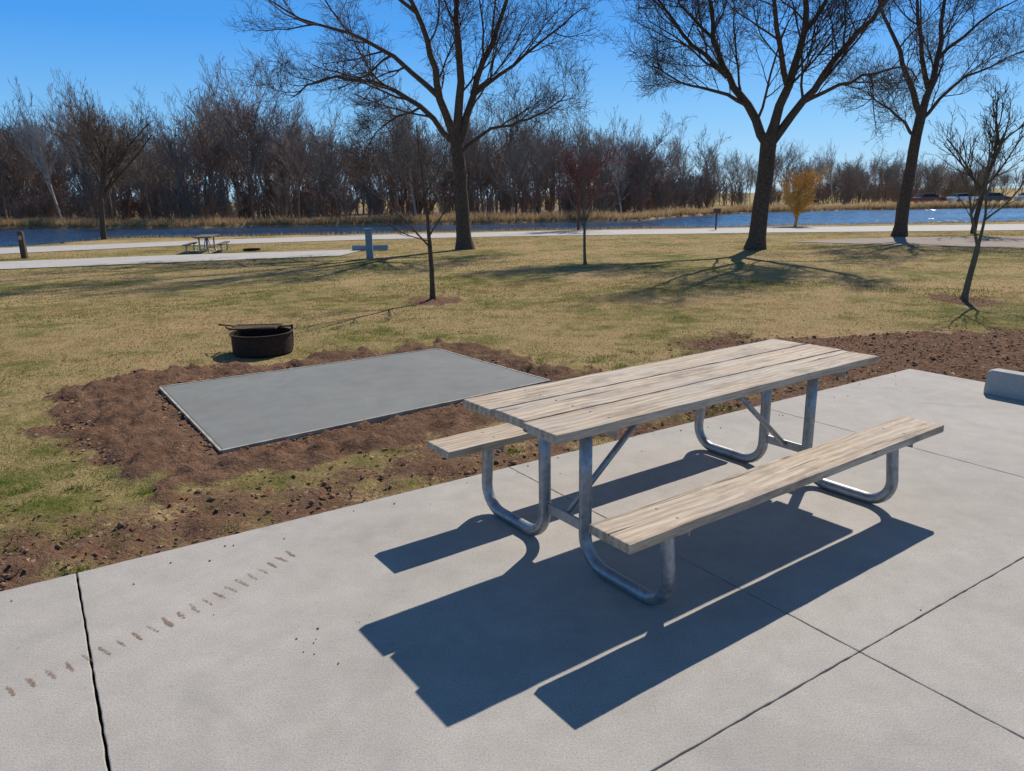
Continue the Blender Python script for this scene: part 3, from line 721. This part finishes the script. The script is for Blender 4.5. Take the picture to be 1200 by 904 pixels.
a=rs.uniform(0,6.28,n); s=rs.uniform(.005,.018,n); zc=zat(x,y)+.02+dirtmask(x,y)*.014; asp=rs.uniform(.25,.8,n)
V=np.empty((n,4,3))
for q,(sx,sy) in enumerate(((-1,-1),(1,-1),(1,1),(-1,1))):
    V[:,q,0]=x+np.cos(a)*s*sx-np.sin(a)*s*asp*sy; V[:,q,1]=y+np.sin(a)*s*sx+np.cos(a)*s*asp*sy; V[:,q,2]=zc+rs.uniform(-.008,.010,n)
pal=np.array([[.30,.17,.10],[.40,.27,.16],[.19,.10,.065],[.50,.38,.24],[.34,.15,.085]])
C=np.ones((n,4,4)); C[:,:,:3]=(pal[rs.randint(0,5,n)]*rs.uniform(.7,1.1,(n,1)))[:,None,:]
fastmesh('leaf_litter',V.reshape(-1,3),np.arange(4*n).reshape(n,4),M_blade,C.reshape(-1,4))
# dirt clods (squashed, jittered octahedra)
n=30000; x=rs.uniform(-5,8,n); y=rs.uniform(2.7,9.6,n); dm=dirtmask(x,y); k=(~excl(x,y))&(seg_sd(PAD,x,y)>.05)&(rs.rand(n)<(dm-.35)*1.3); x,y=x[k],y[k]; n=len(x)
s=.004+rs.exponential(.0055,n); s=np.minimum(s,.03); zc=zat(x,y)+.012+dirtmask(x,y)*(.012+(fbm(x*5,y*5,4)-.45)*.08)
base=np.array([(1,0,0),(0,1,0),(-1,0,0),(0,-1,0),(0,0,.8),(0,0,-.6)],float)
V=base[None]*s[:,None,None]*rs.uniform(.6,1.3,(n,6,3)); V+=rs.normal(0,.15,(n,6,3))*s[:,None,None]; an=rs.uniform(0,6.28,n)
Vx=V[:,:,0]*np.cos(an)[:,None]-V[:,:,1]*np.sin(an)[:,None]; Vy=V[:,:,0]*np.sin(an)[:,None]+V[:,:,1]*np.cos(an)[:,None]
V=np.stack([Vx+x[:,None],Vy+y[:,None],V[:,:,2]+zc[:,None]],-1)
FF=np.array([(0,1,4),(1,2,4),(2,3,4),(3,0,4),(1,0,5),(2,1,5),(3,2,5),(0,3,5)]); FF=(FF[None]+6*np.arange(n)[:,None,None]).reshape(-1,3)
fastmesh('dirt_clods',V.reshape(-1,3),FF,M_clod)

# ------------------------------------------------------------ sky / sun / camera
W=bpy.data.worlds.new('World'); scene.world=W; W.use_nodes=True; nt=W.node_tree; bg=nt.nodes['Background']
sky=nt.nodes.new('ShaderNodeTexSky'); sky.sky_type='NISHITA'; sky.sun_disc=False
S=Vector((.528,.941,1)).normalized()
sky.sun_elevation=math.asin(S.z); sky.sun_rotation=math.atan2(S.x,S.y); sky.air_density=1.0; sky.dust_density=.2; sky.ozone_density=3.0; sky.altitude=300
tc=nt.nodes.new('ShaderNodeTexCoord'); sx=nt.nodes.new('ShaderNodeSeparateXYZ'); nt.links.new(tc.outputs['Generated'],sx.inputs[0])
el=ramp(nt,sx.outputs[2],[(0,(.34,.66,.97)),(.09,(.17,.52,.96)),(.20,(.02,.33,.95)),(.40,(.035,.18,.48)),(.9,(.055,.10,.23))])
sc=nt.nodes.new('ShaderNodeVectorMath'); sc.operation='SCALE'; nt.links.new(el,sc.inputs[0]); sc.inputs['Scale'].default_value=10.
mm=nt.nodes.new('ShaderNodeMix'); mm.data_type='RGBA'; mm.inputs[0].default_value=.76; nt.links.new(sky.outputs[0],mm.inputs[6]); nt.links.new(sc.outputs[0],mm.inputs[7])
nt.links.new(mm.outputs[2],bg.inputs[0]); bg.inputs[1].default_value=.10
sl=bpy.data.lights.new('sun','SUN'); sl.energy=5.0; sl.angle=math.radians(.5); sl.color=(1,.945,.87); so=bpy.data.objects.new('sun',sl); link(so); so.rotation_euler=S.to_track_quat('Z','Y').to_euler()
cd=bpy.data.cameras.new('camera'); cam=bpy.data.objects.new('camera',cd); link(cam)
cd.sensor_width=36; cd.lens=36*863/1200; cd.clip_start=.05; cd.clip_end=5000
cam.matrix_world=Matrix.Translation((0,0,1.668))@Matrix.Rotation(math.pi/2-.2479,4,'X')@Matrix.Rotation(-.0161,4,'Z')
scene.camera=cam
scene.view_settings.view_transform='Standard'; scene.view_settings.look='None'; scene.view_settings.exposure=0
